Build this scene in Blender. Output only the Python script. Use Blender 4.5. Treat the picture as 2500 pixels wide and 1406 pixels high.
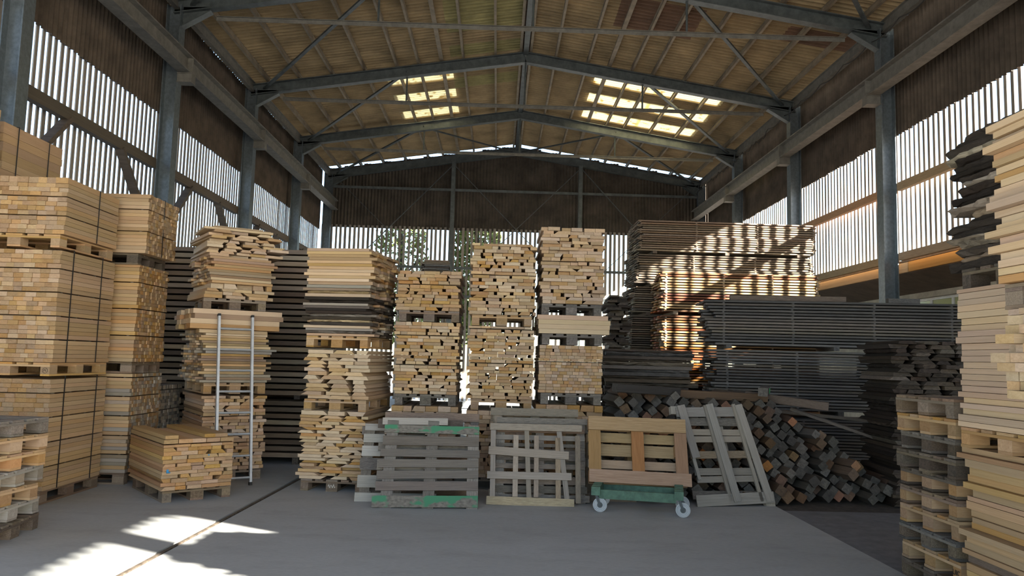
import bpy, math, random
from mathutils import Vector, Matrix
random.seed(7)
R = math.radians
U = random.uniform
for o in list(bpy.data.objects): bpy.data.objects.remove(o)
sc = bpy.context.scene
col = sc.collection

# ---------------------------------------------------------------- camera, sky, sun, exposure
cam_d = bpy.data.cameras.new('camera'); cam = bpy.data.objects.new('camera', cam_d); col.objects.link(cam)
cr, cu, cb = Vector((0.99942, -0.0196, 0.0261)), Vector((-0.0279, -0.0927, 0.9953)), Vector((-0.0171, -0.9955, -0.0932))
cb = cb.normalized(); cu = (cu - cu.dot(cb) * cb).normalized(); cr = cu.cross(cb)
cam.matrix_world = Matrix(((cr.x, cu.x, cb.x, 0), (cr.y, cu.y, cb.y, 0), (cr.z, cu.z, cb.z, 1.7), (0, 0, 0, 1)))
cam_d.sensor_width = 36; cam_d.lens = 36 * 1850 / 2500; cam_d.clip_end = 500
sc.camera = cam
SUN_EL = R(26.3); SUN_AZ = Vector((0.87, -0.49, 0)).normalized()
world = bpy.data.worlds.new('world'); sc.world = world; world.use_nodes = True
wn = world.node_tree.nodes; wl = world.node_tree.links
sky = wn.new('ShaderNodeTexSky'); sky.sky_type = 'NISHITA'; sky.sun_disc = False
sky.sun_elevation = SUN_EL; sky.sun_rotation = math.atan2(SUN_AZ.x, SUN_AZ.y)
sky.air_density = 1.0; sky.dust_density = 1.2
wl.new(sky.outputs[0], wn['Background'].inputs[0]); wn['Background'].inputs[1].default_value = 1.1
sun_d = bpy.data.lights.new('sun', 'SUN'); sun_d.energy = 120; sun_d.color = (1.0, .93, .82); sun_d.angle = R(.6)
sun = bpy.data.objects.new('sun', sun_d); col.objects.link(sun)
sun.rotation_euler = (-(SUN_AZ * math.cos(SUN_EL) + Vector((0, 0, math.sin(SUN_EL))))).to_track_quat('-Z', 'Y').to_euler()
sun.location = (30, -20, 30)
sc.view_settings.view_transform = 'Standard'; sc.view_settings.look = 'None'
sc.view_settings.exposure = -0.85; sc.view_settings.gamma = 1.0; sc.view_settings.use_curve_mapping = False

# ---------------------------------------------------------------- materials
def newmat(name):
    m = bpy.data.materials.new(name); m.use_nodes = True
    return m, m.node_tree.nodes, m.node_tree.links, m.node_tree.nodes['Principled BSDF']
def ramp(N, stops):
    r = N.new('ShaderNodeValToRGB'); e = r.color_ramp.elements
    while len(e) < len(stops): e.new(.5)
    for x, (p, c) in zip(e, stops): x.position = p; x.color = (*c, 1)
    return r
def wood(name, c1, c2, c3=None, rough=.75, var=.4, hue=.03, grain=(1.0, 9, 9), scale=2.2, bump=.15, sat=.2):
    m, N, L, b = newmat(name)
    oi = N.new('ShaderNodeObjectInfo'); tc = N.new('ShaderNodeTexCoord')
    mp = N.new('ShaderNodeMapping'); mp.inputs['Scale'].default_value = grain
    ad = N.new('ShaderNodeVectorMath'); ad.operation = 'ADD'
    ml = N.new('ShaderNodeMath'); ml.operation = 'MULTIPLY'; ml.inputs[1].default_value = 91.7
    L.new(oi.outputs['Random'], ml.inputs[0]); L.new(tc.outputs['Object'], mp.inputs['Vector'])
    L.new(mp.outputs[0], ad.inputs[0]); L.new(ml.outputs[0], ad.inputs[1])
    nz = N.new('ShaderNodeTexNoise'); nz.inputs['Scale'].default_value = scale; nz.inputs['Detail'].default_value = 5
    nz.inputs['Roughness'].default_value = .65; nz.inputs['Distortion'].default_value = .8
    L.new(ad.outputs[0], nz.inputs['Vector'])
    st = [(.3, c1), (.7, c2)] if c3 is None else [(.25, c1), (.5, c2), (.75, c3)]
    rp = ramp(N, st); L.new(nz.outputs['Fac'], rp.inputs[0])
    hs = N.new('ShaderNodeHueSaturation')
    def rnd(k, a, c):
        f = N.new('ShaderNodeMath'); f.operation = 'MULTIPLY'; f.inputs[1].default_value = k; L.new(oi.outputs['Random'], f.inputs[0])
        g = N.new('ShaderNodeMath'); g.operation = 'FRACT'; L.new(f.outputs[0], g.inputs[0])
        h = N.new('ShaderNodeMapRange'); h.inputs['To Min'].default_value = a; h.inputs['To Max'].default_value = c
        L.new(g.outputs[0], h.inputs['Value']); return h.outputs[0]
    L.new(rnd(13.7, .5 - hue / 2, .5 + hue / 2), hs.inputs['Hue'])
    L.new(rnd(7.3, 1 - sat, 1 + sat), hs.inputs['Saturation'])
    L.new(rnd(1.0, 1 - var * .65, 1 + var * .35), hs.inputs['Value'])
    L.new(rp.outputs[0], hs.inputs['Color']); L.new(hs.outputs[0], b.inputs['Base Color'])
    b.inputs['Roughness'].default_value = rough; b.inputs['Specular IOR Level'].default_value = .25
    if bump:
        bp = N.new('ShaderNodeBump'); bp.inputs['Strength'].default_value = bump; bp.inputs['Distance'].default_value = .01
        L.new(nz.outputs['Fac'], bp.inputs['Height']); L.new(bp.outputs[0], b.inputs['Normal'])
    return m
def plain(name, c, rough=.6, metal=0, var=.15, scale=3.0, bump=0, c2=None, detail=5):
    m, N, L, b = newmat(name)
    g = N.new('ShaderNodeNewGeometry'); nz = N.new('ShaderNodeTexNoise')
    nz.inputs['Scale'].default_value = scale; nz.inputs['Detail'].default_value = detail; nz.inputs['Roughness'].default_value = .65
    L.new(g.outputs['Position'], nz.inputs['Vector'])
    c2 = c2 or tuple(x * (1 + var) for x in c); c1 = tuple(x * (1 - var) for x in c)
    rp = ramp(N, [(.35, c1), (.68, c2)]); L.new(nz.outputs['Fac'], rp.inputs[0]); L.new(rp.outputs[0], b.inputs['Base Color'])
    b.inputs['Roughness'].default_value = rough; b.inputs['Metallic'].default_value = metal
    if bump:
        bp = N.new('ShaderNodeBump'); bp.inputs['Strength'].default_value = bump; bp.inputs['Distance'].default_value = .02
        L.new(nz.outputs['Fac'], bp.inputs['Height']); L.new(bp.outputs[0], b.inputs['Normal'])
    return m
M = {}
def W(k, c1, c2, e1=None, e2=None, **kw):
    M[k] = wood(k, c1, c2, **kw)
    e1 = e1 or tuple(x * .82 for x in c1); e2 = e2 or tuple(x * .95 for x in c2)
    M[k + '_end'] = wood(k + '_end', e1, e2, grain=(.6, 1.6, 1.2), scale=2.5, var=kw.get('var', .4), hue=kw.get('hue', .03), bump=0)
W('beech', (.39, .257, .142), (.505, .355, .212), (.345, .225, .12), (.45, .312, .178), var=.26, sat=.1, hue=.015)
W('pale', (.475, .345, .208), (.615, .465, .308), (.445, .32, .185), (.575, .43, .272), var=.22, sat=.1, hue=.015)
W('tan', (.345, .23, .122), (.475, .34, .198), (.25, .158, .08), (.375, .25, .138), var=.26, sat=.1, hue=.012)
W('honey', (.375, .228, .102), (.52, .345, .172), (.34, .20, .088), (.475, .307, .15), var=.32, sat=.12, hue=.02)
W('mixed', (.28, .18, .10), (.52, .37, .22), (.30, .22, .15), (.44, .33, .22), var=.7)
W('rosy', (.42, .30, .205), (.54, .405, .295), (.42, .295, .19), (.55, .40, .275), var=.25, sat=.1, hue=.015)
W('rust', (.33, .205, .11), (.45, .29, .165), (.36, .225, .12), (.47, .31, .175), var=.3, hue=.02)
W('greyed', (.21, .185, .15), (.38, .34, .285), (.23, .195, .15), (.34, .29, .23), var=.45)
W('old', (.10, .088, .075), (.26, .23, .195), var=.5, bump=.4, grain=(7, 6, 6))
W('russet', (.24, .14, .07), (.37, .225, .12), var=.2, grain=(1.2, 9, 9))
W('worn_tan', (.25, .165, .095), (.44, .315, .20), var=.2, grain=(2, 9, 9), bump=.3)
W('driftwood', (.085, .07, .06), (.20, .172, .15), var=.35, bump=.3, hue=.04, grain=(1.5, 12, 12))
W('brownold', (.15, .11, .08), (.28, .215, .155), var=.5, bump=.3, grain=(7, 6, 6))
W('tarred', (.035, .034, .033), (.25, .238, .222), (.04, .039, .038), (.16, .157, .15), var=.6, sat=.5, bump=.3, grain=(7, 6, 6))
W('umber', (.065, .052, .04), (.22, .175, .13), (.06, .05, .04), (.18, .145, .11), var=.7, bump=.3, grain=(7, 6, 6))
W('weather', (.19, .15, .11), (.42, .35, .26), (.28, .23, .165), (.42, .34, .25), var=.6, bump=.25, grain=(5, 8, 8))
W('amber', (.14, .055, .02), (.27, .12, .045), (.30, .10, .04), (.42, .19, .08), var=.6, hue=.05, grain=(7, 6, 6))
W('beam', (.05, .045, .04), (.13, .115, .097), (.065, .061, .055), (.15, .138, .12), var=.7, sat=.5, bump=.3)
W('beam_brown', (.07, .047, .033), (.15, .10, .066), (.10, .065, .045), (.18, .115, .07), var=.5)
W('beam_orange', (.06, .042, .03), (.14, .09, .06), (.25, .115, .05), (.36, .175, .075), var=.4)
W('bark', (.018, .014, .011), (.11, .085, .065), var=.6, grain=(3, 12, 12), scale=3, bump=1.0)
W('silver', (.25, .235, .21), (.41, .39, .35), (.2, .18, .16), (.34, .31, .27), var=.3, bump=.3)
W('rail_wood', (.30, .20, .12), (.44, .31, .20), var=.2, grain=(9, 4, 4))
W('slat_wood', (.17, .155, .14), (.33, .30, .27), var=.4, grain=(1, 3, 1))
W('dark_rail', (.07, .06, .052), (.14, .12, .10), var=.2)
W('orange_timber', (.36, .20, .085), (.52, .31, .145), var=.2)
def paint_patch(name, base, c, thr):
    m, N, L, b = newmat(name); m2 = M[base]
    tc = N.new('ShaderNodeTexCoord'); mp = N.new('ShaderNodeMapping'); mp.inputs['Scale'].default_value = (5, 1.2, 1)
    nz = N.new('ShaderNodeTexNoise'); nz.inputs['Scale'].default_value = 1.0; nz.inputs['Detail'].default_value = 7
    nz2 = N.new('ShaderNodeTexNoise'); nz2.inputs['Scale'].default_value = 5; nz2.inputs['Detail'].default_value = 6
    L.new(tc.outputs['Object'], mp.inputs[0]); L.new(mp.outputs[0], nz.inputs['Vector']); L.new(mp.outputs[0], nz2.inputs['Vector'])
    a = ramp(N, [(.3, (.085, .075, .06)), (.7, (.20, .18, .15))]); L.new(nz2.outputs['Fac'], a.inputs[0])
    f = ramp(N, [(thr, (0, 0, 0)), (thr + .08, (1, 1, 1))]); L.new(nz.outputs['Fac'], f.inputs[0])
    mx = N.new('ShaderNodeMixRGB'); L.new(f.outputs[0], mx.inputs[0]); L.new(a.outputs[0], mx.inputs[1]); mx.inputs[2].default_value = (*c, 1)
    L.new(mx.outputs[0], b.inputs['Base Color']); b.inputs['Roughness'].default_value = .7
    return m
M['green_worn'] = M['green_worn_end'] = paint_patch('green_worn', 'old', (.04, .19, .095), .5)
M['steel'] = plain('steel', (.085, .10, .105), rough=.5, metal=.25, var=.3, scale=5)
M['zinc'] = plain('zinc', (.15, .18, .205), rough=.42, metal=.5, var=.2, scale=14)
M['steel_pale'] = plain('steel_pale', (.155, .15, .135), rough=.6, metal=.2, var=.25, scale=6)
M['purlin'] = plain('purlin', (.22, .18, .13), rough=.7, metal=.1, var=.25, scale=4)
M['sheet'] = plain('sheet', (.29, .215, .12), rough=.9, var=.28, scale=1.3, bump=.15, detail=9)
M['sheet_green'] = plain('sheet_green', (.27, .24, .11), rough=.9, var=.3, scale=1.5, detail=9)
M['sheet_brown'] = plain('sheet_brown', (.16, .095, .062), rough=.9, var=.2, scale=2, detail=8)
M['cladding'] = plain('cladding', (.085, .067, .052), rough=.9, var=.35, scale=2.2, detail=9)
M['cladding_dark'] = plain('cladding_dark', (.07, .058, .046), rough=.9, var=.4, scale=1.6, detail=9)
M['asphalt'] = plain('asphalt', (.15, .15, .155), rough=.95, var=.2, scale=6, bump=.2, detail=8)
M['soil'] = plain('soil', (.06, .05, .04), rough=1, var=.4, scale=9, bump=.6, detail=8)
M['yard'] = plain('yard', (.30, .29, .27), rough=.95, var=.15, scale=2)
M['groove'] = plain('groove', (.09, .07, .05), rough=.9, var=.5, scale=20, detail=8)
M['strap'] = plain('strap', (.012, .012, .013), rough=.5)
M['alu'] = plain('alu', (.42, .44, .46), rough=.5, metal=.6, var=.1, scale=10)
M['green'] = plain('green', (.065, .14, .095), rough=.6, var=.3, scale=14)
M['wheel'] = plain('wheel', (.40, .43, .45), rough=.6, var=.12)
M['rubber'] = plain('rubber', (.02, .02, .02), rough=.8)
M['plaster'] = plain('plaster', (.42, .38, .31), rough=.9, var=.25, scale=2.5, detail=8)
M['soffit'] = plain('soffit', (.085, .055, .035), rough=.9, var=.3)
M['frame_white'] = plain('frame_white', (.7, .7, .68), rough=.5)
M['ink'] = plain('ink', (.02, .018, .015), rough=.9)
M['ink_blue'] = plain('ink_blue', (.03, .22, .45), rough=.8)
M['ink_white'] = plain('ink_white', (.7, .68, .62), rough=.8)
M['ink_red'] = plain('ink_red', (.55, .06, .07), rough=.8)
M['ink_green'] = plain('ink_green', (.03, .42, .14), rough=.8)
M['leaf'] = plain('leaf', (.16, .21, .05), rough=.7, var=.4, scale=3)
m, N, L, b = newmat('glass'); b.inputs['Base Color'].default_value = (.42, .44, .22, 1); b.inputs['Roughness'].default_value = .08; b.inputs['Specular IOR Level'].default_value = .8
M['glass'] = m
m, N, L, b = newmat('skylight')          # dirty ribbed translucent sheet, lit by the sky above it
tl = N.new('ShaderNodeBsdfTranslucent'); mx = N.new('ShaderNodeMixShader'); g = N.new('ShaderNodeNewGeometry')
nz = N.new('ShaderNodeTexNoise'); nz.inputs['Scale'].default_value = 4; nz.inputs['Detail'].default_value = 6; L.new(g.outputs['Position'], nz.inputs['Vector'])
rp = ramp(N, [(.33, (.5, .38, .18)), (.43, (.88, .84, .66))]); L.new(nz.outputs['Fac'], rp.inputs[0]); L.new(rp.outputs[0], tl.inputs[0]); L.new(rp.outputs[0], b.inputs['Base Color'])
mx.inputs[0].default_value = .75; L.new(b.outputs[0], mx.inputs[1]); L.new(tl.outputs[0], mx.inputs[2]); L.new(mx.outputs[0], N['Material Output'].inputs[0])
M['skylight'] = m
m, N, L, b = newmat('concrete')
g = N.new('ShaderNodeNewGeometry'); n1 = N.new('ShaderNodeTexNoise'); n2 = N.new('ShaderNodeTexNoise'); n3 = N.new('ShaderNodeTexNoise')
mp = N.new('ShaderNodeMapping'); mp.inputs['Scale'].default_value = (.45, 1, 1); L.new(g.outputs['Position'], mp.inputs[0])
for n, s in ((n1, .55), (n2, 3.5), (n3, 40)):
    n.inputs['Scale'].default_value = s; n.inputs['Detail'].default_value = 8; n.inputs['Roughness'].default_value = .62; L.new(mp.outputs[0], n.inputs['Vector'])
r1 = ramp(N, [(.30, (.315, .325, .318)), (.70, (.39, .405, .405))]); L.new(n1.outputs['Fac'], r1.inputs[0])
r2 = ramp(N, [(.28, (.84, .83, .82)), (.50, (1, 1, 1))]); L.new(n2.outputs['Fac'], r2.inputs[0])
r3 = ramp(N, [(.35, (.92, .92, .92)), (.65, (1.04, 1.04, 1.04))]); L.new(n3.outputs['Fac'], r3.inputs[0])
x1 = N.new('ShaderNodeMixRGB'); x1.blend_type = 'MULTIPLY'; x1.inputs[0].default_value = 1; L.new(r1.outputs[0], x1.inputs[1]); L.new(r2.outputs[0], x1.inputs[2])
x2 = N.new('ShaderNodeMixRGB'); x2.blend_type = 'MULTIPLY'; x2.inputs[0].default_value = 1; L.new(x1.outputs[0], x2.inputs[1]); L.new(r3.outputs[0], x2.inputs[2])
L.new(x2.outputs[0], b.inputs['Base Color']); b.inputs['Roughness'].default_value = .72
bp = N.new('ShaderNodeBump'); bp.inputs['Strength'].default_value = .08; L.new(n3.outputs['Fac'], bp.inputs['Height']); L.new(bp.outputs[0], b.inputs['Normal'])
M['concrete'] = m

# ---------------------------------------------------------------- mesh helpers
class MB:
    def __init__(s): s.v = []; s.f = []; s.mi = []
    def add(s, vs, fs, mi=0):
        k = len(s.v); s.v += [tuple(v) for v in vs]; s.f += [tuple(i + k for i in f) for f in fs]; s.mi += [mi] * len(fs); return s
    def box(s, x0, x1, y0, y1, z0, z1, mi=0):
        return s.add([(x0, y0, z0), (x1, y0, z0), (x1, y1, z0), (x0, y1, z0), (x0, y0, z1), (x1, y0, z1), (x1, y1, z1), (x0, y1, z1)],
                     [(0, 3, 2, 1), (4, 5, 6, 7), (0, 1, 5, 4), (1, 2, 6, 5), (2, 3, 7, 6), (3, 0, 4, 7)], mi)
    def bar(s, p0, p1, w, h, up=(0, 0, 1), ou=0, ov=0, mi=0):
        p0 = Vector(p0); p1 = Vector(p1); d = (p1 - p0).normalized(); up = Vector(up)
        a = d.cross(up).normalized(); c = a.cross(d).normalized()
        vs = []
        for p in (p0, p1):
            for su, sv in ((-1, -1), (1, -1), (1, 1), (-1, 1)):
                vs.append(p + a * (ou + su * w / 2) + c * (ov + sv * h / 2))
        return s.add(vs, [(0, 1, 2, 3), (7, 6, 5, 4), (0, 4, 5, 1), (1, 5, 6, 2), (2, 6, 7, 3), (3, 7, 4, 0)], mi)
    def ibeam(s, p0, p1, w, h, tf=.02, tw=.015, up=(0, 0, 1)):
        s.bar(p0, p1, w, tf, up, 0, h / 2 - tf / 2); s.bar(p0, p1, w, tf, up, 0, -h / 2 + tf / 2); s.bar(p0, p1, tw, h - 2 * tf, up); return s
    def tube(s, pts, r, n=8, cap=True):
        pts = [Vector(p) for p in pts]; rings = []
        for i, p in enumerate(pts):
            d = (pts[min(i + 1, len(pts) - 1)] - pts[max(i - 1, 0)]).normalized()
            a = d.orthogonal().normalized() if i == 0 else (pa - d * pa.dot(d)).normalized()
            pa = a; c = d.cross(a)
            rings.append([p + (a * math.cos(t) + c * math.sin(t)) * r for t in [2 * math.pi * k / n for k in range(n)]])
        vs = [v for q in rings for v in q]; fs = []
        for i in range(len(pts) - 1):
            for k in range(n): fs.append((i * n + k, i * n + (k + 1) % n, (i + 1) * n + (k + 1) % n, (i + 1) * n + k))
        if cap: fs += [tuple(range(n))[::-1], tuple(range((len(pts) - 1) * n, len(pts) * n))]
        return s.add(vs, fs)
    def mesh(s, name, mats):
        me = bpy.data.meshes.new(name); me.from_pydata(s.v, [], s.f)
        for k in (mats if isinstance(mats, (list, tuple)) else [mats]): me.materials.append(M[k])
        if any(s.mi): me.polygons.foreach_set('material_index', s.mi)
        me.update(); return me
    def obj(s, name, mats, parent=None, smooth=False):
        return link(name, s.mesh(name, mats), parent, smooth)
def link(name, me, parent=None, smooth=False):
    o = bpy.data.objects.new(name, me); col.objects.link(o); o.parent = parent
    if smooth: me.polygons.foreach_set('use_smooth', [True] * len(me.polygons))
    return o
def thing(name, label, cat, loc=(0, 0, 0), rz=0, group=None):
    o = bpy.data.objects.new(name, None); col.objects.link(o); o.empty_display_size = .1
    o.location = loc; o.rotation_euler = (0, 0, rz); o['label'] = label; o['category'] = cat
    if group: o['group'] = group
    return o
def tag(o, label, cat, group=None):
    o['label'] = label; o['category'] = cat
    if group: o['group'] = group
    return o
def struct(name, me=None, label=None):
    o = bpy.data.objects.new(name, me); col.objects.link(o); o['kind'] = 'structure'
    if label: o['label'] = label
    return o

_cache = {}
def unit(shape, mat, v=0):
    """unit lumber piece, length along x; shapes: box, wane1, wane2, bark, cham"""
    key = (shape, mat, v)
    if key in _cache: return _cache[key]
    b = MB(); rnd = random.Random(hash((shape, v)) & 0xffff if False else (v * 31 + len(shape)))
    def prism(prof0, prof1, mi_sides=None):
        n = len(prof0)
        vs = [(-.5, y, z) for y, z in prof0] + [(.5, y, z) for y, z in prof1]
        b.add(vs, [tuple(range(n))[::-1], tuple(range(n, 2 * n))], 1)
        for k in range(n): b.add([vs[k], vs[(k + 1) % n], vs[n + (k + 1) % n], vs[n + k]], [(0, 1, 2, 3)], mi_sides[k] if mi_sides else 0)
    if shape == 'box': p = [(-.5, -.5), (.5, -.5), (.5, .5), (-.5, .5)]; prism(p, p)
    elif shape == 'wane1': p = [(-.5, -.5), (.5, -.5), (.5 - .12 - .08 * v, .5), (-.5, .5)]; prism(p, p)
    elif shape == 'wane2': p = [(-.5, -.5), (.5, -.5), (.5 - .1 - .06 * v, .5), (-.5 + .14 + .04 * v, .5)]; prism(p, p)
    elif shape == 'cham':
        c = .07; p = [(-.5 + c, -.5), (.5 - c, -.5), (.5, -.5 + c), (.5, .5 - c), (.5 - c, .5), (-.5 + c, .5), (-.5, .5 - c), (-.5, -.5 + c)]; prism(p, p)
    elif shape == 'bark':
        n = 14; rows = []
        lo = [rnd.uniform(-.1, .1) for _ in range(n + 1)]
        for i in range(n + 1):
            x = -.5 + i / n; e = 1 if 0 < i < n else rnd.uniform(.55, .9); q = lambda a: rnd.uniform(-a, a)
            rows.append([(x, (-.38 + lo[i] * .4) * e, -.5 + q(.12)), (x, (.40 + q(.05)) * e, -.5 + q(.12)), (x, (.5 + q(.08)) * e, q(.2)), (x, (.40 + q(.08)) * e, .5 + q(.12)), (x, (-.36 + lo[i]) * e, .5 + q(.12)), (x, (-.5 + lo[i]) * e, q(.25))])
        vs = [p for r_ in rows for p in r_]; b.add(vs, [(5, 4, 3, 2, 1, 0)], 1); b.add(vs, [tuple(n * 6 + k for k in range(6))], 1)
        fs = [(i * 6 + k, i * 6 + (k + 1) % 6, (i + 1) * 6 + (k + 1) % 6, (i + 1) * 6 + k) for i in range(n) for k in range(6)]
        b.add(vs, fs, 0)
    me = b.mesh('lumber_' + shape, [mat, mat + '_end']); _cache[key] = me; return me
def piece(name, me, parent, loc, dims, rot=(0, 0, 0)):
    o = bpy.data.objects.new(name, me); col.objects.link(o); o.parent = parent
    o.location = loc; o.scale = dims; o.rotation_euler = rot; return o
def pick(mats):
    return random.choice(mats) if isinstance(mats, (list, tuple)) else mats
def board(parent, loc, dims, mat, along='x', shape='box', jit=.006, name='board', flip=None):
    v = random.randint(0, 2); rz = (0 if along == 'x' else math.pi / 2) + U(-jit, jit)
    if random.random() < .5: rz += math.pi
    rx = math.pi if (flip if flip is not None else random.random() < .25) else 0
    return piece(name, unit(shape, mat, v if shape != 'box' else 0), parent, loc, dims, (rx, 0, rz))

# ---------------------------------------------------------------- lumber loads (local frame: origin at base centre, front = -y)
def load_ends(t, Wd, L, H, th, wr, mats, gap=.1, jy=.02, shapes=('box',), ragged=.01, sep=0, jit=.008, thv=.12, tight=.004, lean=0):
    """boards running front to back, their ends make the front face"""
    z = 0; k = 0
    while z < H - th * .6:
        h = min(th * U(1 - thv, 1 + thv), H - z)
        if H - z - h < th * .5: h = H - z
        x = -Wd / 2 + U(-ragged, ragged); xe = Wd / 2 + U(-ragged, ragged); first = True; dx = lean * U(-1, 1)
        while x < xe - wr[0] * .35:
            w = U(*wr)
            if not first and random.random() < gap: x += U(.015, .05)
            if xe - x - w < wr[0] * .6: w = xe - x
            w = min(w, wr[1] * 1.5)
            shp = random.choice(shapes)
            board(t, (x + w / 2 + dx, U(-jy, jy), z + h / 2), (L * U(.97, 1.01), w - tight, h - .003), pick(mats), 'y', shp, jit * (0.2 if tight < .006 else 1))
            x += w; first = False
        z += h; k += 1
        if sep and k % sep == 0 and z < H - th:
            for yy in (-L * .42, -L * .14, L * .14, L * .42):
                board(t, (0, yy, z + .005), (Wd * .98, .03, .009), 'umber', 'x', 'box', 0, name='sticker')
            z += .011
    return z
def load_sides(t, Wd, D, H, th, mats, nd=4, over=.06, shapes=('box',), jit=.02, thv=.2, jy=.03):
    """boards running left to right, their long sides make the front face"""
    z = 0
    while z < H - th * .6:
        h = min(th * U(1 - thv, 1 + thv), H - z)
        if H - z - h < th * .5: h = H - z
        mt = pick(mats); y = -D / 2 + U(0, jy); bw = D / nd
        for k in range(nd):
            w = bw * U(.86, .98); l = Wd * U(.9, 1.02) + (U(0, over))
            board(t, (U(-over, over) * .6, y + w / 2, z + h / 2), (l, w, h - .004), mt if random.random() < .7 else pick(mats), 'x', random.choice(shapes), jit if k == 0 else jit * .5)
            y += bw
        z += h
    return z
def pack(name, label, loc, rz, LX, D, z0, z1, pitch, th, nb, mats, stag=.08, stick=(0,), shape='box', group=None, smat='umber', cat='lumber stack', jz=.003, firstjit=0, bear=.06):
    """long boards in layers, spaced by stickers"""
    t = thing(name, label, cat, (loc[0], loc[1], z0), rz, group)
    if bear:
        for sx in (-.4, 0, .4): piece('bearer', unit('box', smat), t, (sx * LX, 0, -bear / 2), (D, .09, bear), (0, 0, math.pi / 2))
    n = max(1, int((z1 - z0) / pitch)); pit = (z1 - z0) / n; th = min(th, pit - .004)
    bw = D / nb
    for i in range(n):
        z = i * pit; mt = pick(mats)
        for k in range(nb):
            lft = U(0, stag) ; rgt = U(0, stag * .6); l = LX - lft - rgt
            board(t, ((lft - rgt) / 2, -D / 2 + (k + .5) * bw + (U(-firstjit, firstjit) if k == 0 else 0), z + th / 2 + U(0, jz)), (l, bw * U(.88, .97), th), mt if random.random() < .6 else pick(mats), 'x', shape, .002)
        if i < n - 1 and pit - th > .008:
            for sx in stick:
                piece('sticker', unit('box', smat), t, (sx * LX + U(-.01, .01), 0, z + (pit + th) / 2), (D * 1.0 + U(-.02, .02), .035, pit - th), (0, 0, math.pi / 2))
    return t
def strap(t, axis, pos, a0, a1, z0, z1, w=.016, e=.004):
    """thin band round a bundle; axis is the direction the band's plane faces"""
    b = MB()
    if axis == 'y':
        b.box(a0 - e, a0, pos - w / 2, pos + w / 2, z0, z1 + e); b.box(a1, a1 + e, pos - w / 2, pos + w / 2, z0, z1 + e); b.box(a0, a1, pos - w / 2, pos + w / 2, z1, z1 + e)
    else:
        b.box(pos - w / 2, pos + w / 2, a0 - e, a0, z0, z1 + e); b.box(pos - w / 2, pos + w / 2, a1, a1 + e, z0, z1 + e); b.box(pos - w / 2, pos + w / 2, a0, a1, z1, z1 + e)
    return b.obj('strap', 'strap', t)
def pallet(x, y, z, rz, mat, label, w=.8, l=1.2, blockmat=None, group='flat wooden pallets'):
    t = thing('pallet', label, 'pallet', (x, y, z), rz, group); bm = blockmat or mat; s = w / .8
    dw = [.145 * s, .1 * s, .145 * s, .1 * s, .145 * s]; g = (w - sum(dw)) / 4; xx = -w / 2
    for d in dw:
        board(t, (xx + d / 2, U(-.006, .006), .133), (l, d, .021), mat, 'y', 'box', .004, 'deck_board'); xx += d + g
    for yy in (-l / 2 + .0725, 0, l / 2 - .0725):
        board(t, (0, yy, .111), (w, .145, .021), mat, 'x', 'box', .004, 'cross_board')
        for xx, d in ((-w / 2 + .05, .1), (0, .145), (w / 2 - .05, .1)):
            board(t, (xx, yy, .061), (.145, d, .077), bm, 'y', 'box', .01, 'block')
    for xx, d in ((-w / 2 + .05, .1), (0, .145), (w / 2 - .05, .1)):
        board(t, (xx, U(-.006, .006), .011), (l, d, .021), mat, 'y', 'box', .003, 'bottom_board')
    return t
def stamp(txt, size, mat, parent, loc, rot, name='stamp'):
    c = bpy.data.curves.new('stamp_text', 'FONT'); c.body = txt; c.size = size; c.extrude = .0008; c.align_x = 'CENTER'; c.align_y = 'CENTER'
    o = bpy.data.objects.new('stamp_tmp', c); col.objects.link(o)
    me = bpy.data.meshes.new_from_object(o.evaluated_get(bpy.context.evaluated_depsgraph_get())); bpy.data.objects.remove(o)
    me.materials.clear(); me.materials.append(M[mat])
    s = link(name, me, parent); s.location = loc; s.rotation_euler = rot; return s

# ================================================================ SETTING: floor and yard
RAILP = lambda y: -2.81 + (y - 5.93) * .0335
b = MB()
y0, y1 = -4.6, 30.6
b.add([(-7.4, y0, 0), (RAILP(y0) - .04, y0, 0), (RAILP(y1) - .04, y1, 0), (-7.4, y1, 0), (-7.4, y0, -.2), (RAILP(y0) - .04, y0, -.2), (RAILP(y1) - .04, y1, -.2), (-7.4, y1, -.2)],
      [(0, 1, 2, 3), (7, 6, 5, 4), (0, 4, 5, 1), (1, 5, 6, 2), (2, 6, 7, 3), (3, 7, 4, 0)])
xr = 3.44
b.add([(RAILP(y0) + .04, y0, 0), (xr, y0, 0), (xr, y1, 0), (RAILP(y1) + .04, y1, 0), (RAILP(y0) + .04, y0, -.2), (xr, y0, -.2), (xr, y1, -.2), (RAILP(y1) + .04, y1, -.2)],
      [(0, 1, 2, 3), (7, 6, 5, 4), (0, 4, 5, 1), (1, 5, 6, 2), (2, 6, 7, 3), (3, 7, 4, 0)])
fl = struct('floor', b.mesh('floor', 'concrete'), 'grey concrete slab floor with a worn dusty surface')
fa = struct('floor_side', MB().box(xr + .006, 8.6, y0, 9.12, -.2, -.004).mesh('floor_side', 'asphalt'), 'darker asphalt strip along the right of the slab')
fs_ = struct('floor_earth', MB().box(xr + .006, 8.6, 9.12, y1, -.2, -.012).mesh('floor_earth', 'soil'), 'dark earth floor under the heap of beams')
b = MB(); b.bar((RAILP(y0), y0, -.06), (RAILP(y1), y1, -.06), .078, .09)
b.bar((RAILP(y0), y0, -.012), (RAILP(y1), y1, -.012), .03, .02)
struct('trim_1', b.mesh('trim_1', 'groove'), 'rusty track rail sunk in the concrete floor')
struct('ground', MB().box(-80, 80, -80, 90, -.5, -.21).mesh('ground', 'yard'))

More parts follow.
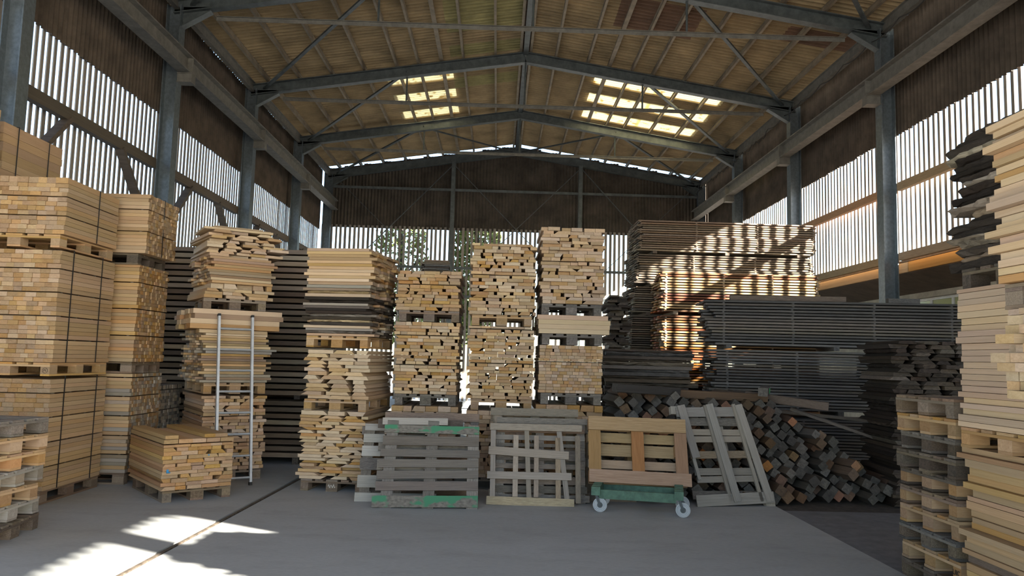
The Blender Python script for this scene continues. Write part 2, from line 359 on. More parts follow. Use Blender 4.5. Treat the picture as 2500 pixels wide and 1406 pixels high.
# ================================================================ SETTING: steel portal frames
CX = .57; HW = 7.42
roof_z = lambda x: 10.42 - .152 * abs(x - CX)
PY = [-4.4, .6, 5.6, 10.6, 15.6, 20.6, 25.6, 30.3]
names = ['at the open end behind the stacks', 'beside the near right lumber stack', 'above the pallets', 'nearest to the left strapped bundles',
         'nearest full steel portal frame across the hall', 'second steel portal frame, in front of the skylights', 'third steel portal frame, behind the skylights', 'steel end frame against the dark gable wall']
def frame(i, Y):
    lab = names[i] if i >= 4 else 'steel portal frame ' + names[i]
    t = thing('portal_frame', lab, 'steel frame', (CX, Y, 0), 0, 'steel portal frames')
    for s in (-1, 1):
        c = MB(); c.ibeam((s * (HW + .15), 0, 0), (s * (HW + .15), 0, 8.95), .26, .3, .02, .014, up=(1, 0, 0)); c.obj('column', 'zinc', t)
        c = MB(); c.ibeam((s * (HW + .2), 0, 8.85 + .08), (0, 0, 10.13), .2, .30, .022, .014); c.obj('rafter', 'steel', t)
        c = MB(); x0 = s * HW
        c.add([(x0, -.007, 8.5), (x0, .007, 8.5), (x0, .007, 8.95), (x0, -.007, 8.95), (x0 - s * .62, -.007, 8.97), (x0 - s * .62, .007, 8.97)],
              [(0, 1, 2, 3), (0, 4, 5, 1), (3, 2, 5, 4), (0, 3, 4), (1, 5, 2)])
        c.bar((x0, 0, 8.5), (x0 - s * .6, 0, 8.86), .18, .02); c.obj('haunch', 'steel', t)
        if i < 7:
            c = MB(); c.box(min(x0, x0 - s * .3), max(x0, x0 - s * .3), -.12, .12, 7.28, 7.3); c.box(min(x0, x0 - s * .3), max(x0, x0 - s * .3), -.12, .12, 7.46, 7.48)
            c.box(min(x0, x0 - s * .3), max(x0, x0 - s * .3), -.1, .1, 7.3, 7.46); c.obj('crane_bracket', 'steel_pale', t)
            c = MB(); c.tube([(s * 3.3, 0, 8.76), (s * 3.3, 0, 9.5)], .025, 6); c.obj('hanger', 'steel', t)
    c = MB(); c.bar((-HW + .7, 0, 8.76), (HW - .7, 0, 8.76), .09, .012); c.bar((-HW + .7, 0, 8.76), (HW - .7, 0, 8.76), .012, .09, ov=-.04)
    if i < 7: c.obj('tie_bar', 'steel_pale', t)
    c = MB(); c.tube([(0, .0, 8.76), (0, .0, 9.98)], .025, 6)
    if i < 7: c.obj('hanger', 'steel', t)
    return t
for i, Y in enumerate(PY): frame(i, Y)
for s, lab in ((-1, 'long steel crane beam on brackets along the left columns'), (1, 'long steel crane beam on brackets along the right columns')):
    t = thing('crane_beam', lab, 'crane beam', (CX + s * 7.27, 13, 7.48), 0, 'crane runway beams')
    MB().ibeam((0, -17.4, .19), (0, 17.2, .19), .26, .38, .03, .02).obj('beam', 'steel_pale', t)
    MB().box(-.025, .025, -17.4, 17.2, .38, .43).obj('crane_rail', 'steel', t)
    for yy in PY[1:7]:
        b = MB(); b.box(-.13, .13, yy - 13 - .012, yy - 13 + .012, .03, .35); b.obj('stiffener_plate', 'steel_pale', t)

# ================================================================ SETTING: roof
ceil = struct('ceiling', None, 'pitched roof of corrugated fibre cement sheets on purlins')
def corr_sheet(w, l, pitch=.17, amp=.045, seg=10):
    """corrugated sheet: ribs run along x (length l), profile along y (width w)"""
    b = MB(); n = int(w / pitch * seg); vs = []
    for i in range(n + 1):
        y = -w / 2 + w * i / n; z = amp * math.sin(2 * math.pi * y / pitch)
        vs += [(-l / 2, y, z), (l / 2, y, z), (-l / 2, y, z + .007), (l / 2, y, z + .007)]
    fs = []
    for i in range(n):
        a = i * 4; c = a + 4
        fs += [(a, c, c + 1, a + 1), (a + 2, a + 3, c + 3, c + 2), (a, a + 2, c + 2, c), (a + 1, c + 1, c + 3, a + 3)]
    b.add(vs, fs); return b
RP = 1.95; SH = .8
sl = math.atan(.152)
SM = {k: corr_sheet(SH + .05, RP / math.cos(sl) + .1).mesh('roof_sheet', k) for k in ('sheet', 'sheet_green', 'sheet_brown', 'skylight')}
y_first = 21.6 - 13 * SH
for s in (-1, 1):
    for r in range(4):
        for k in range(24):
            yc = y_first + (k + .5) * SH; key = 'sheet'; kk = round((yc - .4 - 21.6) / SH)
            if s < 0 and r == 0 and kk in (-6, -5, -4, -2, 1): key = 'sheet_green'
            if s > 0 and kk == -6 and r in (1, 3): key = 'sheet_brown'
            if s > 0 and kk == -5 and r == 1: key = 'sheet_brown'
            if kk in (0, 2, 4) and ((s < 0 and r == 1) or (s > 0 and r in (1, 2))): key = 'skylight'
            xm = .12 + (r + .5) * RP
            o = bpy.data.objects.new('skylight_sheet' if key == 'skylight' else 'roof_sheet', SM[key]); col.objects.link(o); o.parent = ceil
            o.location = (CX + s * xm, yc, roof_z(CX + xm) + .043 + .02 * (k % 2) + (3 - r) * .004); o.rotation_euler = (0, s * sl + (-.004 if s < 0 else .004), 0)
    # the part of the roof over and behind the camera, out of view
    b = MB(); x0, x1 = CX + s * .1, CX + s * 7.8
    vs = [(x0, -5.2, 10.43), (x1, -5.2, roof_z(x1) + .03), (x1, y_first, roof_z(x1) + .03), (x0, y_first, 10.43)]
    vs += [(x, y, z + .03) for x, y, z in vs]
    b.add(vs, [(0, 1, 2, 3), (7, 6, 5, 4), (0, 4, 5, 1), (1, 5, 6, 2), (2, 6, 7, 3), (3, 7, 4, 0)]); b.obj('roof_cover', 'sheet', ceil)
    for d, w in ((.14, .07), (.85, .06), (1.75, .06), (2.35, .11), (3.0, .06), (3.6, .06), (4.5, .06), (5.4, .06), (6.3, .06), (7.15, .07)):
        x = CX + s * d; z = roof_z(x)
        b = MB(); b.box(x - .008, x + .008, -5.0, 30.5, z - .13, z); b.box(x - w / 2, x + w / 2, -5.0, 30.5, z - .135, z - .12); b.box(x - .03, x + .03, -5, 30.5, z - .012, z)
        b.obj('purlin', 'purlin', ceil)
    x = CX + s * 7.55; b = MB(); b.ibeam((x, -5, 9.02), (x, 30.4, 9.02), .12, .26, .015, .012); b.obj('eaves_beam', 'steel_pale', ceil)
    for j in range(1, 7):       # wind bracing from each far knee up to the middle of the nearer rafter
        ya, yb = PY[j], PY[j + 1]
        b = MB(); xa, xb = CX + s * 3.3, CX + s * 7.25
        b.bar((xa, ya, roof_z(xa) - .3), (xb, yb, roof_z(xb) - .32), .085, .05); b.obj('wind_brace', 'steel', ceil)
    b = MB(); b.bar((CX + s * 3.3, 25.7, roof_z(CX + 3.3) - .32), (CX + s * .2, 30.2, roof_z(CX) - .32), .05, .05); b.obj('wind_brace', 'steel', ceil)
b = MB(); b.box(CX - .14, CX + .14, -5, 30.4, 10.43, 10.5); b.obj('ridge_cap', 'sheet_brown', ceil)
b = MB(); b.box(CX - .07, CX + .07, -5, 30.4, 10.2, 10.3); b.obj('ridge_beam', 'steel', ceil)

# ================================================================ SETTING: side walls and gable
def clad_sheet(w, h, mat, pitch=.133, amp=.026):
    b = corr_sheet(w, h, pitch, amp, 8); return b.mesh('cladding_sheet', mat)
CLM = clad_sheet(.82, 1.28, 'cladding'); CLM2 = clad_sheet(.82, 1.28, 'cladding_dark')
WL = CX - 7.86; WR = CX + 7.86
SLM = [MB().box(-.5, .5, -.5, .5, -.5, .5).mesh('slat', 'slat_wood') for _ in range(1)][0]
def side_wall(name, x, s, zlow, label):
    t = struct(name, None, label)
    ys = 10.4; k = 0
    while ys < 30.3:
        for zc in (7.35, 8.52):
            o = bpy.data.objects.new('cladding_sheet', CLM); col.objects.link(o); o.parent = t
            o.location = (x + s * .03 + s * (.018 if zc < 8 else 0) + .004 * (k % 2), ys + .4, zc + U(-.015, .015)); o.rotation_euler = (0, math.pi / 2, 0)
        ys += .8; k += 1
    MB().box(x + s * .03, x + s * .06, -4.5, 10.4, 6.72, 9.15).obj('cladding_cover', 'cladding', t)     # beside and behind the camera
    y = 9.0
    while y < 30.4:             # slats one by one
        w = U(.07, .09) if s < 0 else U(.066, .082)
        piece('slat', SLM, t, (x + s * .1, y, (zlow + 7.0) / 2), (.02, w, 7.0 - zlow - U(0, .06)), (U(-.003, .003), 0, U(-.05, .05)))
        y += .178 + U(-.008, .008)
    b = MB(); y = -4.4
    while y < 8.95:
        b.box(x + s * .1 - .01, x + s * .1 + .01, y - .035, y + .035, zlow, 7.0); y += .178
    o = b.obj('slat_row', 'slat_wood', t); o['kind'] = 'stuff'
    return t
wl_ = side_wall('wall_left', WL, -1, 0, 'left hall wall of spaced vertical slats below brown corrugated cladding')
wr_ = side_wall('wall_right', WR, 1, 3.95, 'right hall wall of spaced vertical slats below brown corrugated cladding')
for j in range(len(PY) - 1):
    ya, yb = PY[j] + .14, PY[j + 1] - .14
    piece('rail', unit('box', 'dark_rail'), wl_, (WL + .09, (ya + yb) / 2, 5.52), (yb - ya, .12, .2), (0, 0, math.pi / 2))
    for p, q in (((WL + .1, ya + 1.6, 5.45), (WL + .1, ya, 3.85)), ((WL + .1, yb - 1.4, 5.45), (WL + .1, yb, 4.05))):
        MB().bar(p, q, .08, .16, up=(1, 0, 0)).obj('knee_brace', 'dark_rail', wl_)
    piece('rail', unit('box', 'dark_rail'), wl_, (WL + .09, (ya + yb) / 2, 2.6), (yb - ya, .12, .18), (0, 0, math.pi / 2))
    piece('rail', unit('box', 'rail_wood'), wr_, (WR - .1, (ya + yb) / 2, 5.5), (yb - ya, .1, .17), (0, 0, math.pi / 2))
    piece('rail', unit('box', 'rail_wood'), wr_, (WR - .1, (ya + yb) / 2, 4.02), (yb - ya, .1, .16), (0, 0, math.pi / 2))
    for w_, x_ in ((wl_, WL + .1), (wr_, WR - .1)):
        MB().box(x_ - .03, x_ + .03, ya, yb, 8.2, 8.26).obj('cladding_rail', 'steel', w_)
GY = 30.48
wb = struct('wall_back', None, 'dark corrugated gable wall above a screen of spaced slats')
x = CX - 7.8
while x < CX + 7.7:
    xm = x + .4; top = roof_z(xm) + .015 - .152 * .4
    z = 6.85; k = 0
    while z < top - .02:
        zt = min(z + 1.25, top)
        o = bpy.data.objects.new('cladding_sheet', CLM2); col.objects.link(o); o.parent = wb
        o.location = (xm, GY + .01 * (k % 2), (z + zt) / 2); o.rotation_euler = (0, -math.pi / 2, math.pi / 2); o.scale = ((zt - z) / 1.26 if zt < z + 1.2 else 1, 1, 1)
        z += 1.2; k += 1
    x += .8
x = CX - 7.75
while x < CX + 7.8:
    w = U(.08, .105)
    piece('slat', SLM, wb, (x, GY - .05, 3.45), (w, .024, 7.0 - U(0, .05)), (0, U(-.003, .003), U(-.05, .05)))
    x += .182 + U(-.01, .01)
for s in (-1, 1):
    MB().bar((CX, GY - .03, 10.42 - .13), (CX + s * 7.8, GY - .03, roof_z(CX + 7.8) - .13), .03, .16).obj('verge_board', 'cladding_dark', wb)
for xx in (-1.97, 3.2):
    MB().ibeam((xx, GY - .2, 0), (xx, GY - .2, roof_z(xx) - .35), .16, .18, .015, .012, up=(0, 1, 0)).obj('gable_post', 'steel', wb)
for zz in (8.48, 5.29, 4.14):
    MB().box(CX - 7.5, CX + 7.5, GY - .13, GY - .08, zz - .05, zz + .05).obj('gable_rail', 'steel', wb)
for xa, za, xb in ((-6.9, 9.0, -1.97), (-1.97, 9.5, 3.2), (3.2, 9.5, 8.0)):
    zb_ = 9.5 if xb < 5 else 9.0
    MB().bar((xa, GY - .28, za), (xb, GY - .28, 4.3), .02, .08, up=(0, 1, 0)).obj('gable_brace', 'steel', wb)
    MB().bar((xb, GY - .26, zb_), (xa, GY - .26, 4.3), .02, .08, up=(0, 1, 0)).obj('gable_brace', 'steel', wb)

# neighbouring low building against the right wall
nb_ = thing('neighbour_building', 'low cream building with orange timber eaves outside the right wall', 'building', (9.4, 14, 0))
MB().box(.1, .4, -18.4, 16.3, 0, 2.62).obj('wall', 'plaster', nb_); MB().box(.1, .4, -18.4, 16.3, 3.3, 3.75).obj('wall_top', 'plaster', nb_)
for a, c in ((-18.4, -2.6), (-.9, 1.0), (3.4, 16.3)): MB().box(.1, .4, a, c, 2.62, 3.3).obj('wall_pier', 'plaster', nb_)
for k, (a, c) in enumerate(((-2.6, -.9), (1.0, 3.4))):
    w = MB(); w.box(.2, .26, a, c, 2.62, 2.68); w.box(.2, .26, a, c, 3.24, 3.3)
    n = 2 if k == 0 else 3
    for q in range(n + 1): yq = a + (c - a) * q / n; w.box(.2, .26, yq - .04, yq + .04, 2.68, 3.24)
    wo = w.obj('window', 'frame_white', nb_)
    for q in range(n):
        MB().box(.225, .235, a + (c - a) * q / n + .04, a + (c - a) * (q + 1) / n - .04, 2.68, 3.24).obj('pane', 'glass', wo)
for k in range(7):
    piece('eaves_beam', unit('box', 'orange_timber'), nb_, (-.83, -16 + k * 5.0, 3.82), (4.98, .14, .22), (0, 0, math.pi / 2))
MB().add([(-.9, -18.4, 3.70), (-.9, 16.3, 3.70), (.2, 16.3, 3.40), (.2, -18.4, 3.40), (-.9, -18.4, 3.72), (-.9, 16.3, 3.72), (.2, 16.3, 3.44), (.2, -18.4, 3.44)],
         [(0, 1, 2, 3), (7, 6, 5, 4), (0, 4, 5, 1), (1, 5, 6, 2), (2, 6, 7, 3), (3, 7, 4, 0)]).obj('soffit', 'soffit', nb_)
MB().add([(-.9, -18.4, 3.94), (-.9, 16.3, 3.94), (3, 16.3, 3.8), (3, -18.4, 3.8), (-.9, -18.4, 3.98), (-.9, 16.3, 3.98), (3, 16.3, 3.84), (3, -18.4, 3.84)],
         [(0, 1, 2, 3), (7, 6, 5, 4), (0, 4, 5, 1), (1, 5, 6, 2), (2, 6, 7, 3), (3, 7, 4, 0)]).obj('roof', 'soffit', nb_)

# unseen block added on the right to keep sun off the middle stacks
t = thing('sun_blocker', 'unseen building shape added outside the right wall to block the sun', 'building', (15, 3.05, -.2))
MB().box(-2, 2, -4.1, 4.1, 0, 9.6).obj('wall', 'plaster', t)
MB().add([(-2.3, -4.3, 9.5), (2.3, -4.3, 9.5), (0, -4.3, 10.6), (-2.3, 4.3, 9.5), (2.3, 4.3, 9.5), (0, 4.3, 10.6)], [(0, 1, 2), (5, 4, 3), (0, 3, 4, 1), (1, 4, 5, 2), (2, 5, 3, 0)]).obj('roof', 'sheet_brown', t)

# ================================================================ LEFT: strapped bundles
AX = -4.86 - .52
def bundle_A(z0, z1, label, mats='tan', L=1.2, Wd=1.04, dx=0, dy=0, straps=(-.32, .3), sep=5, rz=0, wr=(.085, .125)):
    t = thing('strapped_bundle', label, 'lumber bundle', (AX + dx, 8.42 + L / 2 + dy, z0), rz, 'strapped bundles of planed boards')
    load_ends(t, Wd, L, z1 - z0, .05, wr, mats, gap=0, jy=.006, ragged=.004, sep=sep, jit=.001, tight=.002, thv=.06)
    for y in straps: strap(t, 'y', y, -Wd / 2 - .004, Wd / 2 + .004, 0, z1 - z0 + .002)
    return t
pallet(AX, 9.02, 0, 0, 'brownold', 'worn pallet on the floor under the tallest strapped bundle', w=1.0)
bundle_A(.146, 1.375, 'lowest strapped bundle of tan boards at the far left', 'tan', straps=(-.33, .35))
tA = pallet(AX, 9.02, 1.38, 0, 'honey', 'pallet with a round stamp between the lower two strapped bundles', w=1.0, blockmat='tan')
ring = MB(); ns = 28
ring.add([(r_ * math.cos(2 * math.pi * k / ns), y_, r_ * math.sin(2 * math.pi * k / ns)) for k in range(ns) for r_ in (.026, .03) for y_ in (-.001, 0)],
         [q for k in range(ns) for q in ((k * 4, ((k + 1) % ns) * 4, ((k + 1) % ns) * 4 + 2, k * 4 + 2), (k * 4 + 2, ((k + 1) % ns) * 4 + 2, ((k + 1) % ns) * 4 + 3, k * 4 + 3))])
o = ring.obj('stamp', 'ink', tA); o.location = (.45, -.601, .061)
stamp('PL', .034, 'ink', tA, (.45, -.601, .061), (R(90), 0, 0))
bundle_A(1.528, 2.795, 'tall strapped bundle of pale boards, middle of the left tower', ('tan', 'beech'), straps=(-.35, .28))
pallet(AX - .02, 9.02, 2.80, R(1), 'honey', 'pallet between the middle and top bundles of the left tower', w=1.0, blockmat='tan')
bundle_A(2.95, 3.59, 'uppermost strapped bundle on the left tower, below the slatted wall', ('tan', 'beech'), straps=(.1,), dx=-.0, sep=4, rz=R(1))
# tower behind, against the left columns
t = thing('strapped_bundle', 'strapped bundle of broad boards at the top left against the slatted wall', 'lumber bundle', (-6.57, 9.75, 3.3), 0, 'strapped bundles of planed boards')
load_ends(t, .98, 1.25, 1.12, .11, (.16, .22), ('tan', 'beech'), gap=0, jy=.01, ragged=.005, jit=.001, tight=.002); 
for y in (-.35, .3): strap(t, 'y', y, -.5, .5, 0, 1.125)
t = thing('timber_stack', 'plain stack under the top left strapped bundle', 'lumber stack', (-6.57, 9.75, 0), 0); load_ends(t, 1.0, 1.2, 3.295, .3, (.3, .5), 'tan', gap=0, tight=.002, jit=.001)
t = thing('strapped_bundle', 'bundle edge showing at the left border of the view, below the first column', 'lumber bundle', (-6.52, 8.35, 3.4), 0, 'strapped bundles of planed boards')
load_ends(t, 1.02, 1.2, 1.1, .09, (.12, .2), ('tan', 'pale'), gap=0, jy=.01, ragged=.01, jit=.001, tight=.002)
t = thing('timber_stack', 'plain stack under the bundle at the left border', 'lumber stack', (-6.52, 8.35, 0), 0); load_ends(t, .98, 1.0, 3.395, .3, (.3, .5), 'tan', gap=0, tight=.002, jit=.001)
# second row: ends face the aisle
def bundle_B(x, y, z0, z1, Wd, label, mats, th=.046, wr=(.05, .085), L=1.2, sep=5):
    t = thing('strapped_bundle', label, 'lumber bundle', (x - L / 2, y, z0), R(90), 'strapped bundles of planed boards')
    load_ends(t, Wd, L, z1 - z0, th, wr, mats, gap=0, jy=.006, ragged=.004, sep=sep, jit=.001, tight=.0015, thv=.08); return t
pallet(-5.25, 10.2, 0, R(90), 'brownold', 'floor pallet of the second bundle tower')
bundle_B(-4.62, 10.2, .146, 1.385, .86, 'greyish bundle of small square ends, bottom of the second left tower', ('greyed', 'tan', 'weather', 'tan'))
pallet(-5.25, 10.2, 1.39, R(90), 'brownold', 'pallet under the tall bundle of the second left tower')
t = bundle_B(-4.62, 10.2, 1.536, 2.78, .86, 'tall bundle of square ends in the middle of the second left tower', ('tan', 'honey'), th=.047, wr=(.06, .09), sep=7)
pallet(-5.27, 10.2, 2.785, R(90), 'umber', 'dark pallet under the top bundle of the second left tower')
t = bundle_B(-4.55, 10.2, 2.932, 3.70, .88, 'top bundle of square ends beside the first left column', ('tan', 'beech'), sep=6)
strap(t, 'x', .0, -.6, .6, 0, .775)
t = bundle_B(-4.72, 11.18, .02, 1.2, .78, 'weathered grey bundle of square ends behind the left bundle towers', ('greyed', 'weather', 'old'), wr=(.06, .09), sep=6)
t = thing('offcut_pile', 'loose offcuts lying on the weathered grey bundle', 'offcuts', (-5.2, 11.15, 1.205), R(80))
for k in range(9): board(t, (U(-.3, .3), U(-.25, .3), .02 + .03 * (k // 3)), (U(.4, .7), U(.06, .12), .025), pick(('greyed', 'weather')), 'x', 'box', .5)

# low bundle of thick boards on a pallet, turned towards the aisle
a = R(39.5); cx_, cy_ = -3.655, 8.60
ctr = lambda w, l: (cx_ + math.cos(a) * w / 2 - math.sin(a) * l / 2, cy_ + math.sin(a) * w / 2 + math.cos(a) * l / 2)
x, y = ctr(.76, 1.36)
pallet(x + .02, y + .03, 0, a, 'brownold', 'pallet under the low stack of thick boards', w=.76, l=1.2)
t = thing('timber_stack', 'low stack of thick planed boards on a pallet, beside the ladder', 'lumber stack', (x, y, .146), a)
load_ends(t, .78, 1.36, .5, .042, (.1, .2), ('honey', 'rust', 'honey'), gap=.22, jy=.015, ragged=.004, shapes=('box', 'box', 'box', 'wane1'), jit=.001, tight=.003)
for k in range(5): board(t, (-.31 + .155 * k, .01, .535 + .0), (1.38, .15, .045), 'honey', 'y', 'box', .01)
for xx in (-.3, .12, .26): board(t, (xx, U(-.02, .06), .582), (1.36, .14, .04), 'honey', 'y', 'box', .02)
for yy in (-.4, .4): board(t, (0, yy, .507), (.74, .04, .012), 'umber', 'x', 'box', .01, name='sticker')
b = MB(); b.box(-.012, .012, 0, .001, -.02, .02); b.box(-.012, .03, 0, .001, -.02, -.008); o = b.obj('blue_mark', 'ink_blue', t); o.location = (-.34, -.706, .215)
o = MB().box(-.008, .008, 0, .001, -.008, .008).obj('blue_mark', 'ink_blue', t); o.location = (.1, -.706, .37)

# ================================================================ tower beside the ladder (turned about 33 degrees)
aT = R(33); TX, TY = -3.82, 10.79
pallet(TX, TY, 0, aT, 'brownold', 'floor pallet of the tower beside the ladder')
t = thing('timber_stack', 'reddish board stack at the foot of the tower beside the ladder', 'lumber stack', (TX, TY, .146), aT)
load_ends(t, .82, 1.25, .99, .042, (.1, .2), ('rust', 'rosy', 'rust'), gap=.22, jy=.03, ragged=.03, shapes=('box', 'box', 'wane1'), sep=8)
pallet(TX, TY, 1.14, aT, 'tan', 'pallet above the reddish boards in the tower beside the ladder')
t = thing('timber_stack', 'stack of mixed boards behind the ladder, long edges forward', 'lumber stack', (TX, TY, 1.288), aT)
load_sides(t, .86, 1.2, .70, .034, ('mixed', 'honey', 'pale', 'mixed', 'greyed', 'weather'), nd=6, over=.1, jit=.03)
t = thing('timber_stack', 'thick squared beams above the ladder top', 'lumber stack', (TX, TY, 1.993), aT)
for k in range(4):
    for q in range(5): board(t, (U(-.04, .04) + .0, -.5 + .25 * q, .032 + .066 * k), (1.16, .24, .064), ('honey', 'pale', 'rust', 'pale')[k], 'x', 'box', .006)
pallet(TX, TY, 2.26, aT - R(6), 'brownold', 'pallet carrying the top stack of the tower beside the ladder')
t = thing('timber_stack', 'ragged top stack of short broad boards on the tower beside the ladder', 'lumber stack', (TX, TY, 2.407), aT)
z = load_ends(t, .84, 1.1, .2, .045, (.12, .3), ('pale', 'beech'), gap=.4, jy=.06, ragged=.05, shapes=('box', 'wane1'))
zz = z
for k in range(10):
    h = .036; mt = pick(('honey', 'pale', 'honey', 'rust', 'mixed'))
    for q in range(5): board(t, (U(-.05, .05), -.52 + .22 * q + U(0, .03), zz + h / 2), (U(.78, .9), .2, h - .003), mt, 'x', 'box', .02)
    zz += h
z2 = zz
while z2 < .92:
    h = .04; xx = -.44 + U(-.03, .03)
    while xx < .36:
        w = U(.15, .32); board(t, (xx + w / 2, U(-.05, .05), z2 + h / 2), (1.1 * U(.9, 1.05), w - .01, h - .004), pick(('pale', 'beech', 'rosy')), 'y', random.choice(('box', 'wane1', 'wane2')), .05); xx += w + (U(.02, .1) if random.random() < .35 else 0)
    z2 += h
for k in range(3): board(t, (U(-.05, .05), -.1 + U(-.1, .1), z2 + .018 + .035 * k), (.9 - .12 * k, .8 - .15 * k, .03), pick(('pale', 'mixed')), 'x', 'box', .06)

# ladder
t = thing('ladder', 'aluminium rung ladder leaning on the tower of boards', 'ladder', (-3.12, 9.98, 0), aT)
lw = .43; lean = math.atan(.34 / 2.1)
def LP(u, d): return (u, math.sin(lean) * d, math.cos(lean) * d)
for u in (0, -lw):
    MB().bar(LP(u, .03), LP(u, 2.19), .03, .055, up=(0, 1, 0)).obj('side_rail', 'alu', t)
    MB().bar(LP(u, 0), LP(u, .04), .036, .06, up=(0, 1, 0)).obj('foot', 'rubber', t); MB().bar(LP(u, 2.19), LP(u, 2.22), .034, .06, up=(0, 1, 0)).obj('end_cap', 'rubber', t)
for k in range(8): MB().tube([LP(.018, .1 + .275 * k), LP(-lw - .018, .1 + .275 * k)], .015, 8).obj('rung', 'alu', t)

# long dark boards behind the ladder tower
kw = dict(pitch=.094, th=.066, nb=4, stag=.06, stick=(-.46, -.2, .12, .46))
pack('board_stack', 'lower pack of long brown boards on stickers behind the ladder tower', (-4.6, 12.45), 0, 3.85, 1.1, .1, .99, mats=('weather', 'brownold', 'brownold'), bear=.1, **kw)
pack('board_stack', 'upper pack of long dark brown boards on stickers under the left slats', (-4.62, 12.45), 0, 3.85, 1.1, 1.05, 3.35, mats=('brownold', 'weather', 'brownold', 'umber', 'weather', 'brownold'), **kw)

pack('board_stack', 'rear stack of brown boards added to stop daylight through the long dark brown boards', (-4.75, 13.75), 0, 3.9, 1.1, .06, 3.3, .094, .068, 3, ('umber', 'brownold'), stag=.06, stick=(-.46, 0, .46), bear=.06)  # unseen pack added so no sky shows through the sticker gaps in front

# ================================================================ middle row of towers
def tower(X, Yf, rz, Wd, L, label, levels, prefix):
    cy = Yf + L / 2
    for lv in levels:
        kind = lv[0]
        if kind == 'p':
            pallet(X + U(-.015, .015), cy, lv[1], rz + R(U(-1, 1)), lv[2], lv[3], w=.8, l=1.2, blockmat=lv[4] if len(lv) > 4 else None)
        else:
            t = thing('timber_stack', lv[3], 'lumber stack', (X, cy, lv[1] + .002), rz); lv[4](t, lv[2] - lv[1] - .004)
            if len(lv) > 5: lv[5](t, lv[2] - lv[1])
BX = ('box', 'box', 'box', 'box', 'wane1')
# D
aD = R(-7)
tower(-1.96, 9.65, aD, .8, 1.2, 'D', [
    ('p', 0, 'brownold', 'pallet with a white scrawl under the waney boards next to the green painted pallet'),
    ('l', .146, .99, 'honey waney boards at the foot of the tower left of the green painted pallet',
     lambda t, h: load_ends(t, .84, 1.2, h, .037, (.18, .36), ('honey', 'pale', 'pale'), gap=.4, jy=.03, ragged=.04, shapes=('wane1', 'wane2', 'box', 'wane1'), jit=.02)),
    ('p', .99, 'tan', 'pale pallet above the honey coloured waney boards'),
    ('l', 1.136, 1.78, 'whitish slant edged boards mid tower, just right of the long brown boards',
     lambda t, h: load_ends(t, .80, 1.2, h, .047, (.2, .34), ('pale', 'pale', 'beech'), gap=.55, jy=.04, ragged=.04, shapes=('wane2', 'wane1', 'wane2', 'box'), jit=.02)),
    ('p', 1.785, 'honey', 'orange pallet with dark openings under the bark edged boards'),
    ('l', 1.93, 3.06, 'upper stack of bark edged and fresh boards with long sides forward',
     lambda t, h: (load_sides(t, .84, 1.2, h * .62, .036, ('mixed', 'pale', 'honey', 'greyed', 'bark', 'bark', 'mixed', 'umber'), nd=5, over=.08, shapes=('box', 'box', 'bark'), jit=.03),
                   [board(t, (U(-.04, .04), -.5 + .25 * q, h * .62 + .012 + .039 * k), (U(.8, .9), .235, .036), ('pale', 'honey', 'pale', 'pale', 'mixed', 'honey', 'honey', 'rust', 'honey', 'honey', 'rust')[k], 'x', 'box', .02) for k in range(11) for q in range(5)]))], 'D')
sq = [(-.045 + .09 * k / 14, -.001, .02 * math.sin(k * 1.3) + .004 * (k % 3)) for k in range(15)]
pd = [o for o in bpy.data.objects if o.get('label', '').startswith('pallet with a white scrawl')][0]
o = MB().tube(sq, .003, 5).obj('scrawl', 'ink_white', pd); o.location = (0, -.603, .062)
# E
tower(-.94, 10.1, 0, .86, 1.2, 'E', [
    ('p', 0, 'old', 'floor pallet hidden behind the green painted pallet'),
    ('l', .146, 1.055, 'reddish boards standing directly behind the green painted pallet',
     lambda t, h: load_ends(t, .88, 1.25, h, .05, (.09, .2), ('rosy', 'rust', 'beech'), gap=.25, jy=.03, ragged=.02, shapes=BX)),
    ('p', 1.06, 'old', 'grey pallet low in the tower behind the green painted pallet'),
    ('l', 1.206, 2.16, 'lower pallet load of beech boards second from the dark wall of boards',
     lambda t, h: load_ends(t, .84, 1.2, h, .042, (.08, .23), ('honey', 'beech', 'pale'), gap=.3, jy=.03, ragged=.025, shapes=BX, sep=9)),
    ('p', 2.165, 'brownold', 'brown pallet under the short upper load left of the tall central tower'),
    ('l', 2.311, 2.87, 'short upper load of honey boards left of the tall central tower',
     lambda t, h: load_ends(t, .84, 1.2, h, .042, (.08, .22), ('honey', 'honey', 'beech'), gap=.3, jy=.03, ragged=.03, shapes=BX, sep=8))], 'E')
pack('board_stack', 'small pack of dark thin boards on top of the short load', (-.93, 11.0), R(6), .42, .42, 2.875, 3.09, .022, .017, 2, ('umber', 'brownold', 'tarred'), stag=.06, stick=(), bear=0)
# F
tower(.05, 10.1, 0, .86, 1.2, 'F', [
    ('p', 0, 'old', 'floor pallet of the tall central tower'),
    ('l', .146, 1.015, 'reddish boards at the foot of the tall central tower behind the lattice pallet',
     lambda t, h: load_ends(t, .88, 1.25, h, .05, (.09, .2), ('rosy', 'rust'), gap=.25, jy=.03, ragged=.02, shapes=BX)),
    ('p', 1.02, 'tan', 'pale pallet low in the tall central tower'),
    ('l', 1.166, 2.13, 'lower main load of pale boards in the tall central tower',
     lambda t, h: load_ends(t, .86, 1.2, h, .042, (.07, .24), ('honey', 'beech', 'pale'), gap=.32, jy=.03, ragged=.03, shapes=BX, sep=11)),
    ('p', 2.135, 'tan', 'pallet halfway up the tall central tower'),
    ('l', 2.281, 3.24, 'upper load of pale boards in the tall central tower, chalked near its top',
     lambda t, h: load_ends(t, .86, 1.2, h, .042, (.07, .25), ('pale', 'beech', 'honey'), gap=.3, jy=.03, ragged=.03, shapes=BX, sep=12),
     lambda t, h: stamp('H3', .04, 'ink', t, (-.06, -.645, h - .075), (R(90), 0, 0)))], 'F')
